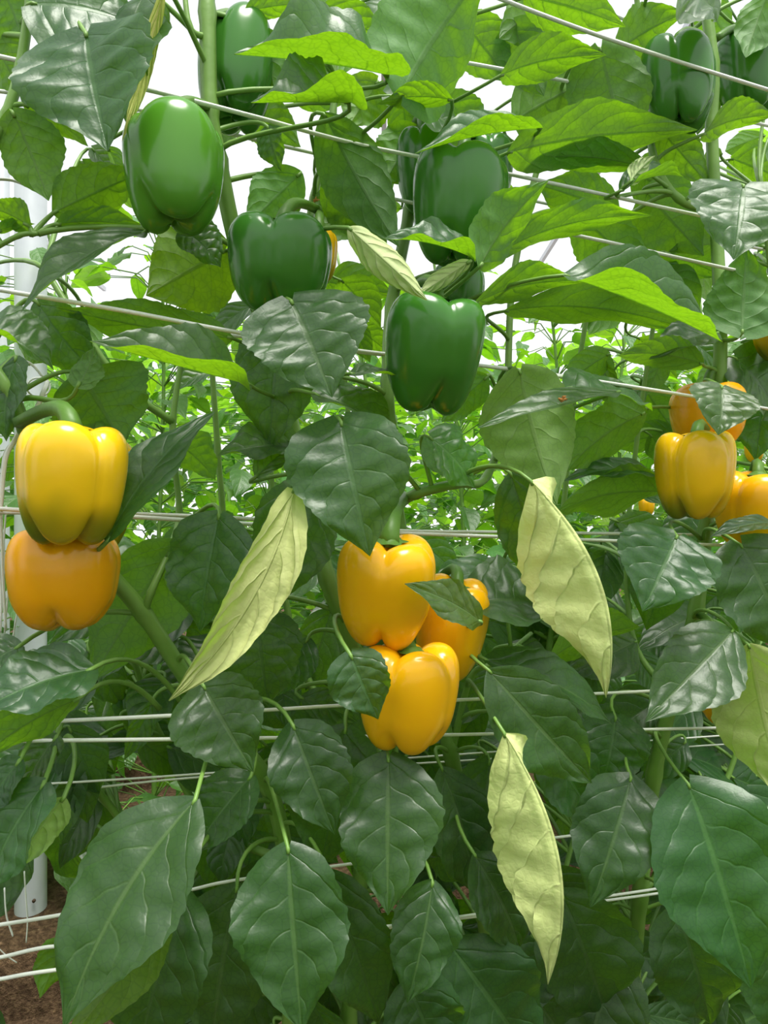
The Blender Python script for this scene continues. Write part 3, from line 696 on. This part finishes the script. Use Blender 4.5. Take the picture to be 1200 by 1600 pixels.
tail([(-30, 500, .09), (20, 497, .09), (60, 512, .09), (90, 520, .09)], .0022, 'second white twine wrapped across the round post')
tail([(-30, 280, .3), (20, 282, .3), (60, 300, .3)], .0022, 'white twine near the top of the round post')

# dried flower remains
def dried(px, py, off, s, label):
    b = P(px, py, off); V = []; F = []; rgd = random.Random(int(px))
    for k in range(9):
        a = rgd.uniform(0, 6.28); d = Vector((math.cos(a) * .8, math.sin(a) * .5, rgd.uniform(.3, 1.1))); r = s * rgd.uniform(.6, 1.1)
        pts = catmull([Vector((0, 0, 0)), d * r * .5 + Vector((0, 0, .1 * r)), d * r + Vector((rgd.gauss(0, .2), rgd.gauss(0, .2), -.2)) * r], 3)
        tube_geo(pts, [s * .10, s * .2, s * .2, s * .17, s * .2, s * .12, s * .04], 5, V, F, flat=.4)
    return tag(link('dried_flower', mk('dried_flower', V, F), M_DRY, None, b), label, 'flower', 'dried flower remains')
dried(878, 628, -.085, .0075, 'shrivelled orange flower lying on a horizontal leaf at right')
dried(492, 316, .09, .006, 'withered brown flower among thin stalks at upper centre')

# ------------------------------------------------------------------ far rows
rf = random.Random(5)
FARM = []
for k in range(7):
    V, F, UV = leaf_geo(Vector((0, 0, 0)), Vector((1, 0, 0)), rf.uniform(.5, .64), Vector((0, 0, 1)), fold=rf.uniform(6, 28), bow=rf.uniform(.04, .14), wave=rf.uniform(.05, .14), seed=100 + k, nu=9, nv=3)
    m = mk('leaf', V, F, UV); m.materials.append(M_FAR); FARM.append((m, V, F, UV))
def leaf_matrix(pos, length, az, pitch, roll):
    return Matrix.Translation(pos) @ Matrix.Rotation(az, 4, 'Z') @ Matrix.Rotation(pitch, 4, 'Y') @ Matrix.Rotation(roll, 4, 'X') @ Matrix.Scale(length, 4)
def far_spots(h, n, rad):
    out = []
    for i in range(n):
        z = h * (.06 + .94 * (i + rf.random()) / n); a = rf.uniform(0, 6.283); q = rf.uniform(.25, 1) * rad * (1 - .35 * (z / h) ** 3)
        # leaves reach outwards from the stem and droop
        out.append((Vector((math.cos(a) * q * 1.1, math.sin(a) * q, z)), rf.uniform(.08, .155) * (1 - .25 * z / h), a + rf.gauss(0, .5), rf.uniform(-.1, .95), rf.gauss(0, .4)))
    return out
def far_plant(dist, along, h, n, group, label):
    base = rowpt(dist, along, .155); root = empty('pepper_plant', base); tag(root, label, 'plant', group)
    pts = catmull([Vector((0, 0, 0)), Vector((rf.gauss(0, .03), rf.gauss(0, .03), h * .35)), Vector((rf.gauss(0, .05), rf.gauss(0, .04), h * .7)), Vector((rf.gauss(0, .05), rf.gauss(0, .04), h))], 10)
    V, F = tube_geo(pts, [.008 - .004 * i / (len(pts) - 1) for i in range(len(pts))], 6)
    sp = far_spots(h * .95, n, .23)
    for pos, ln, az, pi_, ro in sp:          # stalks joined to the stem they grow from
        st = min(pts, key=lambda q: abs(q.z - (pos.z - .05)))
        tube_geo([st, (st + pos) / 2 + Vector((0, 0, .03)), pos], [.002, .0018, .0015], 4, V, F, cap=False)
    link('stem', mk('stem', V, F), M_STEM, root)
    for pos, ln, az, pi_, ro in sp:
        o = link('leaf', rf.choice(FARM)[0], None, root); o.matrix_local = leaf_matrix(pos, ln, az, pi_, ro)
        v = rf.uniform(.8, 1.2); o.color = (v * rf.uniform(.9, 1.15), v, v * .9, rf.choice([0, 0, 0, .3]))
    return root
al = -1.75
while al < 2.4:
    far_plant(ROWS[1] + rf.uniform(-.06, .1), al, rf.uniform(1.62, 1.92), 165, 'pepper plants in the row behind', 'leafy pepper plant in the bright row behind the nearest plants')
    al += rf.uniform(.26, .34)
# farther rows: foliage too fine to count
def far_mass(dist, a0, a1, h, n, label, name='foliage'):
    V = []; F = []; UV = []
    for i in range(n):
        al = rf.uniform(a0, a1); z = .15 + h * rf.random() ** .8
        m, v, f, uv = rf.choice(FARM); mt = leaf_matrix(rowpt(dist + rf.gauss(0, .16), al, z), rf.uniform(.09, .16), rf.uniform(0, 6.283), rf.uniform(-.1, .9), rf.gauss(0, .4))
        s = len(V); V += [mt @ p for p in v]; F += [tuple(q + s for q in g) for g in f]; UV += uv
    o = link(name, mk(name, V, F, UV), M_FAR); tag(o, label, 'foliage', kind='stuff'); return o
far_mass(ROWS[0], -3.2, -.95, 1.75, 1100, 'unseen foliage added to extend the nearest row past the left and stop side light')  # added out of view: keeps light from leaking in at the left
far_mass(ROWS[0], 1.15, 4.2, 1.75, 1300, 'unseen foliage added to extend the nearest row past the right and stop side light')  # added out of view on the right, against light along the aisle
far_mass(ROWS[2], -2.6, 3.8, 1.8, 4800, 'dense foliage of the third pepper row')
far_mass(ROWS[3], -3.4, 5.4, 1.8, 5600, 'hazy foliage of the farthest pepper row')
far_mass(-.95, -4.5, 4.5, 1.5, 3800, 'unseen pepper foliage added across the aisle behind the viewer to block low front light')  # added unseen behind the camera; its height sets how much front light arrives
for px, py, w_, lab in ((1010, 792, 26, 'tiny yellow pepper in the row behind, seen left of the greenish yellow one'), (216, 714, 24, 'tiny yellow pepper in the row behind, seen past the upper left pepper'), (1178, 706, 30, 'small yellow pepper in the row behind at the right edge')):
    pepper(px, py, w_, w_ * 1.1, lab, M_YEL, 1.20, 4, -60, .1, att=(px + 6, py - 26, 1.28), seed=int(px), stem_r=.005, group='small yellow peppers in the row behind')
